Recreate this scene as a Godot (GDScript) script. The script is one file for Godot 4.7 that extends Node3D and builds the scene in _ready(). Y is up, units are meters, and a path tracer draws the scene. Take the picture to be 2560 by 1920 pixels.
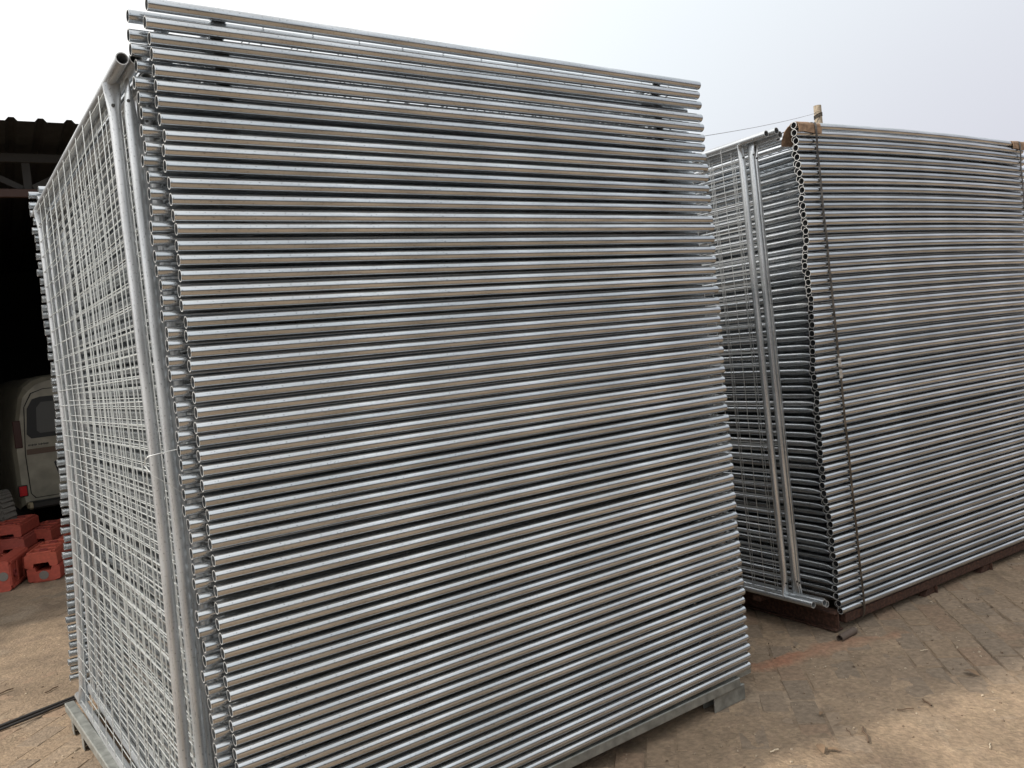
extends Node3D
# A yard with two pallets of galvanised fence panels stacked flat, an open shed behind. Units are metres, y is up.
# x runs along the front of the near stack, z towards the viewer, the origin lies on the ground below its front left corner.

const PITCH := 0.0408          # height of one front row
const POST := 2.1              # length of a post
const SPAN := 2.29             # from post to post of one panel
const TUBE := 0.0165           # radius of a post
const OVER := 0.195            # how far a post runs past the rail

const STAND_OVER := 0.165

var rng := RandomNumberGenerator.new()
var used := {}
var galv: Array[Material] = []
var dull: Array[Material] = []
var worn: Array[Material] = []
var sorted_bricks: Array = []

# ---------------------------------------------------------------- mesh helpers
class Shape:
	var v := PackedVector3Array()
	var n := PackedVector3Array()
	var u := PackedVector2Array()
	var c := PackedColorArray()
	var i := PackedInt32Array()

	func tri(a: int, b: int, d: int) -> void:
		var f := (v[b] - v[a]).cross(v[d] - v[a])
		if f.dot(n[a] + n[b] + n[d]) > 0.0:
			i.append_array(PackedInt32Array([a, d, b]))
		else:
			i.append_array(PackedInt32Array([a, b, d]))

	func point(p: Vector3, normal: Vector3, uv := Vector2.ZERO) -> int:
		v.append(p)
		n.append(normal)
		u.append(uv)
		return v.size() - 1

	func flat(points: Array, normal: Vector3) -> void:
		var first := v.size()
		var ax := normal.cross(Vector3.UP if absf(normal.y) < 0.9 else Vector3.RIGHT).normalized()
		var ay := ax.cross(normal)
		for p in points:
			point(p, normal, Vector2(ax.dot(p), ay.dot(p)))
		for k in range(1, points.size() - 1):
			tri(first, first + k, first + k + 1)

	# a box with chamfered long edges: centre, size, axes
	func box(at: Vector3, size: Vector3, b := Basis.IDENTITY, bevel := 0.003) -> void:
		var h := size * 0.5
		var e := minf(bevel, minf(h.x, minf(h.y, h.z)) * 0.6)
		for axis in 3:
			for s in [-1.0, 1.0]:
				var p := (axis + 1) % 3
				var q := (axis + 2) % 3
				var nn := Vector3.ZERO
				nn[axis] = s
				var pts := []
				for st in [[-1, -1], [1, -1], [1, 1], [-1, 1]]:
					var w := Vector3.ZERO
					w[axis] = s * h[axis]
					w[p] = st[0] * (h[p] - e)
					w[q] = st[1] * (h[q] - e)
					pts.append(at + b * w)
				flat(pts, (b * nn).normalized())
		for axis in 3:
			var p := (axis + 1) % 3
			var q := (axis + 2) % 3
			for sp in [-1.0, 1.0]:
				for sq in [-1.0, 1.0]:
					var nn := Vector3.ZERO
					nn[p] = sp
					nn[q] = sq
					var pts := []
					for st in [[-1, 0], [1, 0], [1, 1], [-1, 1]]:
						var w := Vector3.ZERO
						w[axis] = st[0] * (h[axis] - e)
						w[p] = sp * (h[p] - (e if st[1] == 0 else 0.0))
						w[q] = sq * (h[q] - (0.0 if st[1] == 0 else e))
						pts.append(at + b * w)
					flat(pts, (b * nn).normalized())
		for sx in [-1.0, 1.0]:
			for sy in [-1.0, 1.0]:
				for sz in [-1.0, 1.0]:
					var sg := Vector3(sx, sy, sz)
					var pts := []
					for k in 3:
						var w := sg * (h - Vector3(e, e, e))
						w[k] = sg[k] * h[k]
						pts.append(at + b * w)
					flat(pts, (b * sg).normalized())

	func bar(from: Vector3, to: Vector3, wide: float, high: float, up := Vector3.UP, bevel := 0.003) -> void:
		var x := (to - from).normalized()
		var y := (up - x * up.dot(x)).normalized()
		box((from + to) * 0.5, Vector3(from.distance_to(to), high, wide), Basis(x, y, x.cross(y)), bevel)

	# a tube through stations [distance, half width across u, half width across w]; hollow when thick > 0
	func tube(from: Vector3, to: Vector3, st: Array, uaxis: Vector3, seg: int, thick: float, bend = null, ends: Shape = null) -> void:
		var d := (to - from).normalized()
		var waxis := d.cross(uaxis).normalized()
		for side in (2 if thick > 0.0 else 1):
			var first := v.size()
			for s in st:
				for j in seg + 1:
					var a := TAU * j / seg
					var o = uaxis * cos(a) * (s[1] - thick * side) + waxis * sin(a) * (s[2] - thick * side)
					var nn = (uaxis * cos(a) * s[2] + waxis * sin(a) * s[1]).normalized() * (1.0 - 2.0 * side)
					var p: Vector3 = from + d * s[0] + o
					point(bend.call(p) if (bend != null) else p, nn, Vector2(float(j) / seg, s[0]))
			for k in st.size() - 1:
				for j in seg:
					var a := first + k * (seg + 1) + j
					tri(a, a + 1, a + seg + 2)
					tri(a, a + seg + 2, a + seg + 1)
		for e in [0, st.size() - 1]:
			var s = st[e]
			var nn := -d if e == 0 else d
			var into: Shape = ends if ends else self
			var first := into.v.size()
			for j in seg + 1:
				var a := TAU * j / seg
				for k in 2:
					var t := (thick if thick > 0.0 else minf(s[1], s[2])) * k
					var p: Vector3 = from + d * s[0] + uaxis * cos(a) * (s[1] - t) + waxis * sin(a) * (s[2] - t)
					into.point(bend.call(p) if (bend != null) else p, nn, Vector2(float(j) / seg, k * 0.01))
			for j in seg:
				var a := first + j * 2
				into.tri(a, a + 1, a + 3)
				into.tri(a, a + 3, a + 2)

	func rod(from: Vector3, to: Vector3, r: float, seg := 8, thick := 0.0, parts := 1, bend = null) -> void:
		var d := (to - from).normalized()
		var ua := d.cross(Vector3.UP if absf(d.y) < 0.9 else Vector3.RIGHT).normalized()
		var st := []
		for k in parts + 1:
			st.append([from.distance_to(to) * k / parts, r, r])
		tube(from, to, st, ua, seg, thick, bend)

	# a rod along a polyline
	func line(pts: Array, r: float, seg := 6) -> void:
		var first := v.size()
		for k in pts.size():
			var d: Vector3 = (pts[mini(k + 1, pts.size() - 1)] - pts[maxi(k - 1, 0)]).normalized()
			var ua := d.cross(Vector3.UP if absf(d.y) < 0.95 else Vector3.RIGHT).normalized()
			var wa := d.cross(ua)
			for j in seg + 1:
				var a := TAU * j / seg
				var o := ua * cos(a) + wa * sin(a)
				point(pts[k] + o * r, o, Vector2(float(j) / seg, k * 0.1))
		for k in pts.size() - 1:
			for j in seg:
				var a := first + k * (seg + 1) + j
				tri(a, a + 1, a + seg + 2)
				tri(a, a + seg + 2, a + seg + 1)

	# an outline (in the plane of ax, ay) pushed along az
	func prism(outline: PackedVector2Array, at: Vector3, b: Basis, depth: float) -> void:
		var cap := Geometry2D.triangulate_polygon(outline)
		var turn := 0.0
		for k in outline.size():
			var q := outline[(k + 1) % outline.size()]
			turn += outline[k].x * q.y - q.x * outline[k].y
		for s in [0.0, 1.0]:
			var first := v.size()
			var nn = b.z * (2.0 * s - 1.0)
			for p in outline:
				point(at + b * Vector3(p.x, p.y, depth * s), nn, p)
			for k in range(0, cap.size(), 3):
				tri(first + cap[k], first + cap[k + 1], first + cap[k + 2])
		for k in outline.size():
			var p := outline[k]
			var q := outline[(k + 1) % outline.size()]
			var e := (q - p).normalized() * signf(turn)
			flat([at + b * Vector3(p.x, p.y, 0), at + b * Vector3(q.x, q.y, 0), at + b * Vector3(q.x, q.y, depth), at + b * Vector3(p.x, p.y, depth)], (b * Vector3(e.y, -e.x, 0)).normalized())

	# a band of some thickness along a polyline, wide along az
	func band(pts: Array, wide: Vector3, thick: float) -> void:
		for k in pts.size() - 1:
			var a: Vector3 = pts[k]
			var d: Vector3 = pts[k + 1]
			var nn := (d - a).cross(wide).normalized()
			var o := nn * thick * 0.5
			flat([a + o - wide * 0.5, d + o - wide * 0.5, d + o + wide * 0.5, a + o + wide * 0.5], nn)
			flat([a - o - wide * 0.5, d - o - wide * 0.5, d - o + wide * 0.5, a - o + wide * 0.5], -nn)
			var wn := wide.normalized()
			for s in [-0.5, 0.5]:
				flat([a + o + wide * s, d + o + wide * s, d - o + wide * s, a - o + wide * s], wn * signf(s))

	func mesh(second: Shape = null) -> ArrayMesh:
		var a := []
		a.resize(Mesh.ARRAY_MAX)
		a[Mesh.ARRAY_VERTEX] = v
		a[Mesh.ARRAY_NORMAL] = n
		a[Mesh.ARRAY_TEX_UV] = u
		if c.size() == v.size():
			a[Mesh.ARRAY_COLOR] = c
		a[Mesh.ARRAY_INDEX] = i
		var m := ArrayMesh.new()
		m.add_surface_from_arrays(Mesh.PRIMITIVE_TRIANGLES, a)
		if second:
			a[Mesh.ARRAY_VERTEX] = second.v
			a[Mesh.ARRAY_NORMAL] = second.n
			a[Mesh.ARRAY_TEX_UV] = second.u
			a[Mesh.ARRAY_COLOR] = null
			a[Mesh.ARRAY_INDEX] = second.i
			m.add_surface_from_arrays(Mesh.PRIMITIVE_TRIANGLES, a)
		return m


# ---------------------------------------------------------------- scene helpers
func numbered(called: String) -> String:
	used[called] = used.get(called, -1) + 1
	return called if used[called] == 0 else "%s_%03d" % [called, used[called]]


func tag(o: Node, label: String, category: String, group := "") -> void:
	o.set_meta("label", label)
	o.set_meta("category", category)
	if group:
		o.set_meta("group", group)


func thing(called: String, label: String, category: String, at := Vector3.ZERO, b := Basis.IDENTITY, group := "") -> Node3D:
	var o := Node3D.new()
	o.name = numbered(called)
	add_child(o, true)
	o.transform = Transform3D(b, at)
	tag(o, label, category, group)
	return o


func part(called: String, m: Mesh, mat: Material, parent: Node, at := Transform3D.IDENTITY) -> MeshInstance3D:
	var o := MeshInstance3D.new()
	var k := 0
	var key := called
	while parent.has_node(key):
		k += 1
		key = "%s_%03d" % [called, k]
	o.name = key
	o.mesh = m
	if m.get_surface_count() == 2:   # a tube and its bright cut ends
		o.set_surface_override_material(0, mat)
		o.set_surface_override_material(1, cut_zinc)
	else:
		o.material_override = mat
	o.transform = at
	parent.add_child(o, true)
	return o


func solo(called: String, m: Mesh, mat: Material, label: String, category: String, at := Transform3D.IDENTITY, group := "") -> MeshInstance3D:
	var o := MeshInstance3D.new()
	o.name = numbered(called)
	o.mesh = m
	o.material_override = mat
	o.transform = at
	add_child(o, true)
	tag(o, label, category, group)
	return o


func lin(r: float, g: float, b: float) -> Color:
	return Color(r, g, b).linear_to_srgb()


func plain(col: Color, rough := 0.8, metal := 0.0, tex: Texture2D = null, scale := 1.0) -> StandardMaterial3D:
	var m := StandardMaterial3D.new()
	m.albedo_color = col
	m.roughness = rough
	m.metallic = metal
	if tex:
		m.albedo_texture = tex
		m.uv1_triplanar = true
		m.uv1_world_triplanar = true
		m.uv1_scale = Vector3.ONE * scale
	return m


func noise(freq: float, seed_: int, octaves := 4, kind := FastNoiseLite.TYPE_SIMPLEX_SMOOTH) -> FastNoiseLite:
	var f := FastNoiseLite.new()
	f.noise_type = kind
	f.seed = seed_
	f.frequency = freq
	f.fractal_octaves = octaves
	return f


# grey texture: low..high from noise, darker specks where a second noise is high
func grain(w: int, h: int, f: FastNoiseLite, low: float, high: float, speck := 0.0, stretch := Vector2.ONE) -> ImageTexture:
	var img := Image.create(w, h, true, Image.FORMAT_RGB8)
	var s := noise(0.11, f.seed + 7, 2)
	var rx := w / TAU
	for y in h:
		for x in w:
			var a := TAU * x / w
			var t := f.get_noise_3d(cos(a) * rx * stretch.x, sin(a) * rx * stretch.x, absf(y - h * 0.5) * stretch.y) if stretch != Vector2.ONE else f.get_noise_2d(x, y)
			var g := lerpf(low, high, clampf(t * 0.9 + 0.5, 0.0, 1.0))
			if speck > 0.0:
				g -= speck * smoothstep(0.45, 0.7, s.get_noise_2d(x, y))
			img.set_pixel(x, y, Color(g, g, g))
	img.generate_mipmaps()
	return ImageTexture.create_from_image(img)


func seamless(size: int, freq: float, seed_: int, low: float, high: float, octaves := 5) -> ImageTexture:
	var src := noise(freq, seed_, octaves).get_seamless_image(size, size)
	var img := Image.create(size, size, false, Image.FORMAT_RGB8)
	for y in size:
		for x in size:
			var g := lerpf(low, high, src.get_pixel(x, y).r)
			img.set_pixel(x, y, Color(g, g, g))
	img.generate_mipmaps()
	return ImageTexture.create_from_image(img)


func bumps(size: int, freq: float, seed_: int, strength: float, octaves := 5) -> ImageTexture:
	var img := noise(freq, seed_, octaves).get_seamless_image(size, size)
	img.convert(Image.FORMAT_RGBA8)
	img.bump_map_to_normal_map(strength)
	img.generate_mipmaps()
	return ImageTexture.create_from_image(img)


func ordinal(k: int) -> String:
	var ones := ["", "first", "second", "third", "fourth", "fifth", "sixth", "seventh", "eighth", "ninth", "tenth", "eleventh", "twelfth", "thirteenth", "fourteenth", "fifteenth", "sixteenth", "seventeenth", "eighteenth", "nineteenth"]
	var tens := ["", "", "twenty", "thirty", "forty", "fifty", "sixty"]
	var whole := ["", "", "twentieth", "thirtieth", "fortieth", "fiftieth", "sixtieth"]
	if k < 20:
		return ones[k]
	return whole[k / 10] if k % 10 == 0 else "%s-%s" % [tens[k / 10], ones[k % 10]]


# ---------------------------------------------------------------- fence panels
# A panel in its own axes: the front post runs along x from 0 at z = 0, the rear post at z = -SPAN, y is across the panel.
var bow_meshes := {}
var rail_mesh: ArrayMesh
var zone := 0


func post_mesh(bow: float, bend = null) -> ArrayMesh:
	var s := Shape.new()
	var st := []
	for k in 13:
		st.append([POST * k / 12.0, TUBE, TUBE])
	var f = bend
	if bend == null:
		f = func(p: Vector3) -> Vector3: return p + Vector3(0, bow * 4.0 * (p.x / POST) * (1.0 - p.x / POST), 0)
	var cut := Shape.new()
	s.tube(Vector3.ZERO, Vector3(POST, 0, 0), st, Vector3.UP, 20, 0.0021, f, cut)
	return s.mesh(cut)


func rail_stations(whole: float, swap := false) -> Array:
	var st := []
	for e in [[0.0, 0.0045, 0.0235], [0.02, 0.005, 0.0232], [0.045, 0.0095, 0.0205], [0.075, 0.0145, 0.0172], [0.11, TUBE, TUBE]]:
		st.append([e[0], e[1], e[2]])
	for k in range(1, 8):
		st.append([0.11 + (whole - 0.22) * k / 8.0, TUBE, TUBE])
	for e in [[0.11, TUBE, TUBE], [0.075, 0.0145, 0.0172], [0.045, 0.0095, 0.0205], [0.02, 0.005, 0.0232], [0.0, 0.0045, 0.0235]]:
		st.append([whole - e[0], e[1], e[2]])
	if swap:
		for e in st:
			var w: float = e[1]
			e[1] = e[2]
			e[2] = w
	return st


func wires(bow: float) -> ArrayMesh:
	var s := Shape.new()
	var f := func(p: Vector3) -> Vector3: return p + Vector3(0, bow * 4.0 * (p.x / POST) * (1.0 - p.x / POST), 0)
	for k in 33:
		var z := -0.07 - k * 0.067
		s.rod(Vector3(OVER, 0.0017, z), Vector3(POST - OVER, 0.0017, z), 0.0017, 5, 0.0, 4, f)
	for k in 12:
		var x := OVER + 0.127 + k * 0.15
		s.rod(f.call(Vector3(x, -0.0017, 0)), f.call(Vector3(x, -0.0017, -SPAN)), 0.0017, 5)
	return s.mesh()


func flat_panel(at: Transform3D, bow: float, mat: Material, over: float, label: String, group: String) -> void:
	var step := snappedf(clampf(bow, 0.0, 0.03), 0.005)
	if not bow_meshes.has(step):
		bow_meshes[step] = [post_mesh(step), wires(step)]
	if rail_mesh == null:
		var s := Shape.new()
		s.tube(Vector3(0, 0, -0.012), Vector3(0, 0, -SPAN + 0.012), rail_stations(SPAN - 0.024), Vector3.UP, 16, 0.0)
		rail_mesh = s.mesh()
	var o := thing("temporary_fence", label, "fence panel", at.origin, at.basis, group)
	part("post", bow_meshes[step][0], mat, o)
	part("post", bow_meshes[step][0], mat, o, Transform3D(Basis.IDENTITY, Vector3(0, 0, -SPAN)))
	part("rail", rail_mesh, mat, o, Transform3D(Basis.IDENTITY, Vector3(over, 0, 0)))
	part("rail", rail_mesh, mat, o, Transform3D(Basis.IDENTITY, Vector3(POST - over, 0, 0)))
	part("wire_mesh", bow_meshes[step][1], mat, o).set_meta("kind", "stuff")


func standing_panel(at: Transform3D, bend: Callable, single: bool, over: float, broad: bool, mat: Material, wire_mat: Material, hole_mat: Material, label: String, group: String) -> void:
	var o := thing("upright_fence", label, "fence panel", at.origin, at.basis, group)
	for z in [0.0, -SPAN]:
		var s := Shape.new()
		var st := []
		for k in 13:
			st.append([POST * k / 12.0, TUBE, TUBE])
		var cut := Shape.new()
		s.tube(Vector3(0, 0, z), Vector3(POST, 0, z), st, Vector3.UP, 24, 0.0024, bend, cut)
		part("post", s.mesh(cut), mat, o)
	for x in [over, POST - over]:
		var s := Shape.new()
		s.tube(Vector3(x, 0, -0.012), Vector3(x, 0, -SPAN + 0.012), rail_stations(SPAN - 0.024, broad), Vector3.UP, 24, 0.0, bend)
		var r := part("rail", s.mesh(), mat, o)
		for z in [-0.078, -SPAN + 0.078]:
			var h := Shape.new()
			var p: Vector3 = bend.call(Vector3(x - 0.0055, 0.0, z))
			h.rod(p + Vector3(-0.0095, 0.004, 0), p + Vector3(-0.0118, 0.006, 0), 0.0048, 10)
			part("drain_hole", h.mesh(), hole_mat, r)
	var all := Shape.new()
	var off := 0.0105
	for k in 34:
		var z := -0.022 - k * 0.068
		var s := Shape.new() if single else all
		s.rod(Vector3(over + 0.011, off, z), Vector3(POST - over - 0.011, off, z), 0.0016, 6, 0.0, 10, bend)
		for e in [POST - over - 0.016]:
			s.rod(bend.call(Vector3(e, off + 0.001, z)), bend.call(Vector3(e + 0.007, off + 0.001, z)), 0.0034, 7)
		if single:
			part("wire", s.mesh(), wire_mat, o)
	for k in 13:
		var x := over + 0.118 + k * 0.1505
		if x > POST - over - 0.02:
			break
		var s := Shape.new() if single else all
		s.rod(Vector3(x, off + 0.0033, -0.0115), Vector3(x, off + 0.0033, -SPAN + 0.0115), 0.0017, 6, 0.0, 16, bend)
		s.rod(bend.call(Vector3(x, off + 0.002, -SPAN + 0.019)), bend.call(Vector3(x, off + 0.002, -SPAN + 0.011)), 0.0036, 7)
		if single:
			part("wire", s.mesh(), wire_mat, o)
	if not single:
		part("wire_mesh", all.mesh(), wire_mat, o).set_meta("kind", "stuff")


func _ready() -> void:
	rng.seed = 4127
	# ------------------------------------------------------------ camera, sky, sun
	var cam := Camera3D.new()
	cam.name = "camera"
	cam.fov = 49.84
	cam.near = 0.05
	cam.far = 600.0
	cam.transform = Transform3D(Basis(Vector3(0.81173, -0.09724, 0.57587), Vector3(0.10563, 0.99422, 0.01900), Vector3(-0.57440, 0.04541, 0.81732)).orthonormalized(), Vector3(-0.57707, 1.56511, 2.29423))
	add_child(cam)
	cam.current = true

	var to_sun := Vector3(-1.1, 1.0, -0.235).normalized()
	var pano := Image.create(512, 256, false, Image.FORMAT_RGBF)
	var haze_noise := noise(0.012, 5, 3)
	for y in 256:
		for x in 512:
			var up := (0.5 - (y + 0.5) / 256.0) * PI
			var az := ((x + 0.5) / 512.0) * TAU
			var d := Vector3(sin(az) * cos(up), sin(up), -cos(az) * cos(up))
			var ang := rad_to_deg(acos(clampf(d.dot(to_sun), -1.0, 1.0)))
			var l := 0.64 + 0.40 * smoothstep(130.0, 85.0, ang) + 3.0 * exp(-ang / 24.0) + 0.02 * haze_noise.get_noise_3d(d.x * 100.0, d.y * 160.0, d.z * 100.0)
			var far := Color(0.985, 1.0, 1.11)
			var col := far.lerp(Color(0.94, 1.0, 1.05), smoothstep(125.0, 100.0, ang)).lerp(Color(1.0, 1.0, 1.0), smoothstep(100.0, 70.0, ang))
			pano.set_pixel(x, y, Color(col.r * l, col.g * l, col.b * l))
	var sky_mat := PanoramaSkyMaterial.new()
	sky_mat.panorama = ImageTexture.create_from_image(pano)
	var sky := Sky.new()
	sky.sky_material = sky_mat
	var env := Environment.new()
	env.background_mode = Environment.BG_SKY
	env.sky = sky
	env.tonemap_mode = Environment.TONE_MAPPER_LINEAR
	env.tonemap_exposure = 1.0
	env.sdfgi_enabled = true
	env.ssao_enabled = true
	env.ssil_enabled = true
	var we := WorldEnvironment.new()
	we.name = "world_environment"
	we.environment = env
	add_child(we)

	var sun := DirectionalLight3D.new()
	sun.name = "sun"
	sun.light_energy = 1.1
	sun.light_color = Color(1.0, 0.965, 0.915)
	sun.light_angular_distance = 2.5
	sun.shadow_enabled = true
	add_child(sun)
	sun.look_at_from_position(to_sun * 30.0, Vector3.ZERO)

	materials()
	ground()
	shed()
	near_stack()
	strapped_stack()
	added_wall()
	yard_things()


# ---------------------------------------------------------------- materials
var cut_zinc: StandardMaterial3D
var wire_mat: StandardMaterial3D
var shaded_wire: StandardMaterial3D
var hole_mat: StandardMaterial3D
var pallet_zinc: StandardMaterial3D
var rust: StandardMaterial3D
var grit: ImageTexture
var dust_normal: ImageTexture


func materials() -> void:
	var streak := grain(128, 1024, noise(0.035, 11, 4), 0.84, 1.0, 0.26, Vector2(1.0, 0.10))
	var rough := grain(128, 1024, noise(0.05, 23, 3), 0.58, 1.0, 0.0, Vector2(1.0, 0.08))
	for t in [[0.635, 0.66, 0.68], [0.585, 0.615, 0.638], [0.675, 0.695, 0.708], [0.515, 0.545, 0.568]]:
		var m := plain(lin(t[0], t[1], t[2]), 0.265, 0.94)
		m.albedo_texture = streak
		m.roughness_texture = rough
		m.roughness_texture_channel = BaseMaterial3D.TEXTURE_CHANNEL_RED
		m.uv1_scale = Vector3(1.0, 0.9, 1.0)
		galv.append(m)
	for m in galv:
		var d: StandardMaterial3D = m.duplicate()
		d.metallic = 0.62
		d.roughness = 0.46
		d.albedo_color = m.albedo_color.darkened(0.06)
		dull.append(d)
		var w: StandardMaterial3D = m.duplicate()
		w.metallic = 0.8
		w.roughness = 0.38
		worn.append(w)
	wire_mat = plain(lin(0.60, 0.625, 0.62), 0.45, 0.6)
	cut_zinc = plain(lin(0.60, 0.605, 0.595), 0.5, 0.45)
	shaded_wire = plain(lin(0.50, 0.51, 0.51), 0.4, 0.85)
	hole_mat = plain(lin(0.012, 0.012, 0.012), 0.9)
	grit = seamless(512, 0.03, 31, 0.78, 1.0, 6)
	dust_normal = bumps(512, 0.05, 37, 5.0)
	pallet_zinc = plain(lin(0.44, 0.45, 0.42), 0.55, 0.75, seamless(256, 0.03, 41, 0.72, 1.0), 2.0)
	rust = plain(lin(0.115, 0.052, 0.032), 0.85, 0.1, seamless(256, 0.04, 43, 0.45, 1.0), 4.0)


# ---------------------------------------------------------------- ground
func stain(p: Vector2, f: FastNoiseLite) -> float:
	var pts := [Vector2(2.38, -0.15), Vector2(2.54, -0.124), Vector2(2.73, -0.073), Vector2(2.93, -0.011), Vector2(3.10, 0.05)]
	var best := 9.0
	for k in pts.size() - 1:
		best = minf(best, p.distance_to(Geometry2D.get_closest_point_to_segment(p, pts[k], pts[k + 1])))
	return smoothstep(0.085, 0.02, best + 0.05 * f.get_noise_2d(p.x * 60.0, p.y * 60.0)) * clampf(0.65 + f.get_noise_2d(p.y * 25.0, p.x * 25.0), 0.0, 1.0)


func lines(from: float, to: float, step: float, far: float) -> PackedFloat32Array:
	var out := PackedFloat32Array()
	var left := []
	var d := step
	var x := from
	while x > -far:
		d *= 1.35
		x -= d
		left.push_front(x)
	for v in left:
		out.append(v)
	x = from
	while x <= to:
		out.append(x)
		x += step
	d = step
	while x < far:
		out.append(x)
		d *= 1.35
		x += d
	return out


func ground() -> void:
	var a := noise(0.9, 101, 4)
	var b := noise(6.0, 103, 4)
	var e := noise(0.35, 107, 3)
	var g := noise(2.2, 109, 5)
	var o := noise(0.1, 113, 4)
	var xs := lines(-1.7, 5.4, 0.024, 260.0)
	var zs := lines(-5.2, 1.8, 0.024, 260.0)
	var s := Shape.new()
	var dust := Vector3(0.295, 0.215, 0.142)
	for z in zs:
		for x in xs:
			var h := -0.0021 + 0.0075 * a.get_noise_2d(x, z) + 0.0035 * b.get_noise_2d(x, z) + 0.006 * smoothstep(0.6, 1.3, z)
			if x < 0.0:
				h += 0.0035 * smoothstep(-2.0, -3.2, z)
			var red := stain(Vector2(x, z), o)
			h = clampf(h + 0.007 * smoothstep(0.05, 0.5, red), -0.0095, 0.012)
			s.v.append(Vector3(x, h, z))
			s.u.append(Vector2(x, z))
			var t := dust * (1.0 + 0.24 * e.get_noise_2d(x, z) + 0.30 * g.get_noise_2d(x, z) + 0.2 * b.get_noise_2d(x * 2.0, z * 2.0))
			t = t.lerp(Vector3(0.175, 0.127, 0.088), 0.6 * smoothstep(0.12, 0.5, a.get_noise_2d(x * 1.7 + 40.0, z * 1.7)))
			t = t.lerp(Vector3(0.12, 0.088, 0.06), smoothstep(-0.002, -0.007, h) * 0.8)
			t = t.lerp(Vector3(0.33, 0.262, 0.19), 0.6 * smoothstep(0.2, 0.5, g.get_noise_2d(x * 0.6 - 30.0, z * 0.6)))
			t = t.lerp(Vector3(0.38, 0.165, 0.095), 0.85 * red)
			s.c.append(Color(t.x, t.y, t.z))
	var w := xs.size()
	for k in zs.size() * w:
		var x := k % w
		var z := k / w
		var x0 := maxi(x - 1, 0)
		var x1 := mini(x + 1, w - 1)
		var z0 := maxi(z - 1, 0)
		var z1 := mini(z + 1, zs.size() - 1)
		var dx := s.v[z * w + x1] - s.v[z * w + x0]
		var dz := s.v[z1 * w + x] - s.v[z0 * w + x]
		s.n.append(dz.cross(dx).normalized())
	for z in zs.size() - 1:
		for x in w - 1:
			var k := z * w + x
			s.i.append_array(PackedInt32Array([k, k + 1, k + w, k + 1, k + w + 1, k + w]))
	var m := StandardMaterial3D.new()
	m.vertex_color_use_as_albedo = true
	m.roughness = 0.95
	m.albedo_texture = grit
	m.normal_enabled = true
	m.normal_texture = dust_normal
	m.normal_scale = 0.8
	m.uv1_scale = Vector3(1.9, 1.9, 1.9)
	var land := MeshInstance3D.new()
	land.name = "ground"
	land.mesh = s.mesh()
	land.material_override = m
	land.set_meta("kind", "structure")
	add_child(land)

	# brick paving, laid on the skew, mostly under the dust
	var pave := Node3D.new()
	pave.name = "pavement"
	pave.set_meta("kind", "structure")
	add_child(pave)
	var mats := []
	for t in [[0.285, 0.21, 0.142], [0.265, 0.20, 0.14], [0.30, 0.218, 0.144], [0.245, 0.187, 0.132], [0.305, 0.228, 0.157], [0.285, 0.197, 0.13]]:
		var bm := plain(lin(t[0], t[1], t[2]), 0.92, 0.0, grit, 1.7)
		bm.normal_enabled = true
		bm.normal_texture = dust_normal
		bm.normal_scale = 0.6
		mats.append(bm)
	var shapes := []
	for k in 4:
		var bs := Shape.new()
		var hx := 0.0985
		var hz := 0.0548
		var bev := 0.005
		var top := []
		var low := []
		var wob := func(q: float) -> float: return q + rng.randf_range(-0.003, 0.003)
		for c in [[-1, -1], [1, -1], [1, 1], [-1, 1]]:
			top.append(Vector3(wob.call(c[0] * (hx - bev)), rng.randf_range(-0.0012, 0.0008), wob.call(c[1] * (hz - bev))))
			low.append(Vector3(c[0] * hx, -0.006, c[1] * hz))
		bs.flat(top, Vector3.UP)
		for j in 4:
			var q := (j + 1) % 4
			var out: Vector3 = (low[j] + low[q]).normalized()
			bs.flat([top[j], top[q], low[q], low[j]], (out + Vector3.UP).normalized())
			bs.flat([low[j], low[q], low[q] + Vector3(0, -0.045, 0), low[j] + Vector3(0, -0.045, 0)], Vector3(out.x, 0, out.z).normalized())
		shapes.append(bs.mesh())
	var spots := []
	var eye := Vector3(-0.577, 1.565, 2.294)
	var cam := get_node("camera") as Camera3D
	var stack_a := AABB(Vector3(0.0, 0.05, -2.3), Vector3(2.1, 2.5, 2.3))
	var stack_b := AABB(Vector3(2.95, 0.05, -2.3), Vector3(2.1, 2.5, 2.2))
	var e1 := Vector3(0.7071, 0, 0.7071)
	var e2 := Vector3(0.7071, 0, -0.7071)
	for i in range(-60, 80):
		for j in range(-40, 60):
			var p := e1 * (0.0575 + i * 0.1165) + e2 * (j * 0.2035 + (0.1017 if i % 2 == 0 else 0.0) + 0.012)
			if p.x < -1.6 or p.x > 5.3 or p.z < -5.1 or p.z > 1.7:
				continue
			var l := cam.global_transform.affine_inverse() * p
			if l.z > -0.3 or absf(l.x / l.z) > 0.66 or absf(l.y / l.z) > 0.51:
				continue
			if stack_a.intersects_segment(eye, p) or stack_b.intersects_segment(eye, p):
				continue
			spots.append(p)
	spots.sort_custom(func(p: Vector3, q: Vector3) -> bool: return p.distance_squared_to(eye) < q.distance_squared_to(eye))
	var rest: Array[Transform3D] = []
	for k in spots.size():
		var tilt := Basis(Vector3.UP, PI / 4.0 + rng.randf_range(-0.02, 0.02)) * Basis(Vector3(1, 0, 0), rng.randf_range(-0.014, 0.014)) * Basis(Vector3(0, 0, 1), rng.randf_range(-0.012, 0.012))
		if rng.randf() < 0.5:
			tilt = tilt * Basis(Vector3.UP, PI)
		var t := Transform3D(tilt, spots[k] + Vector3(rng.randf_range(-0.0025, 0.0025), rng.randf_range(-0.0035, 0.002), rng.randf_range(-0.0025, 0.0025)))
		if k < 300:
			part("brick", shapes[rng.randi() % 4], mats[rng.randi() % 6], pave, t)
		else:
			rest.append(t)
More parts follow.
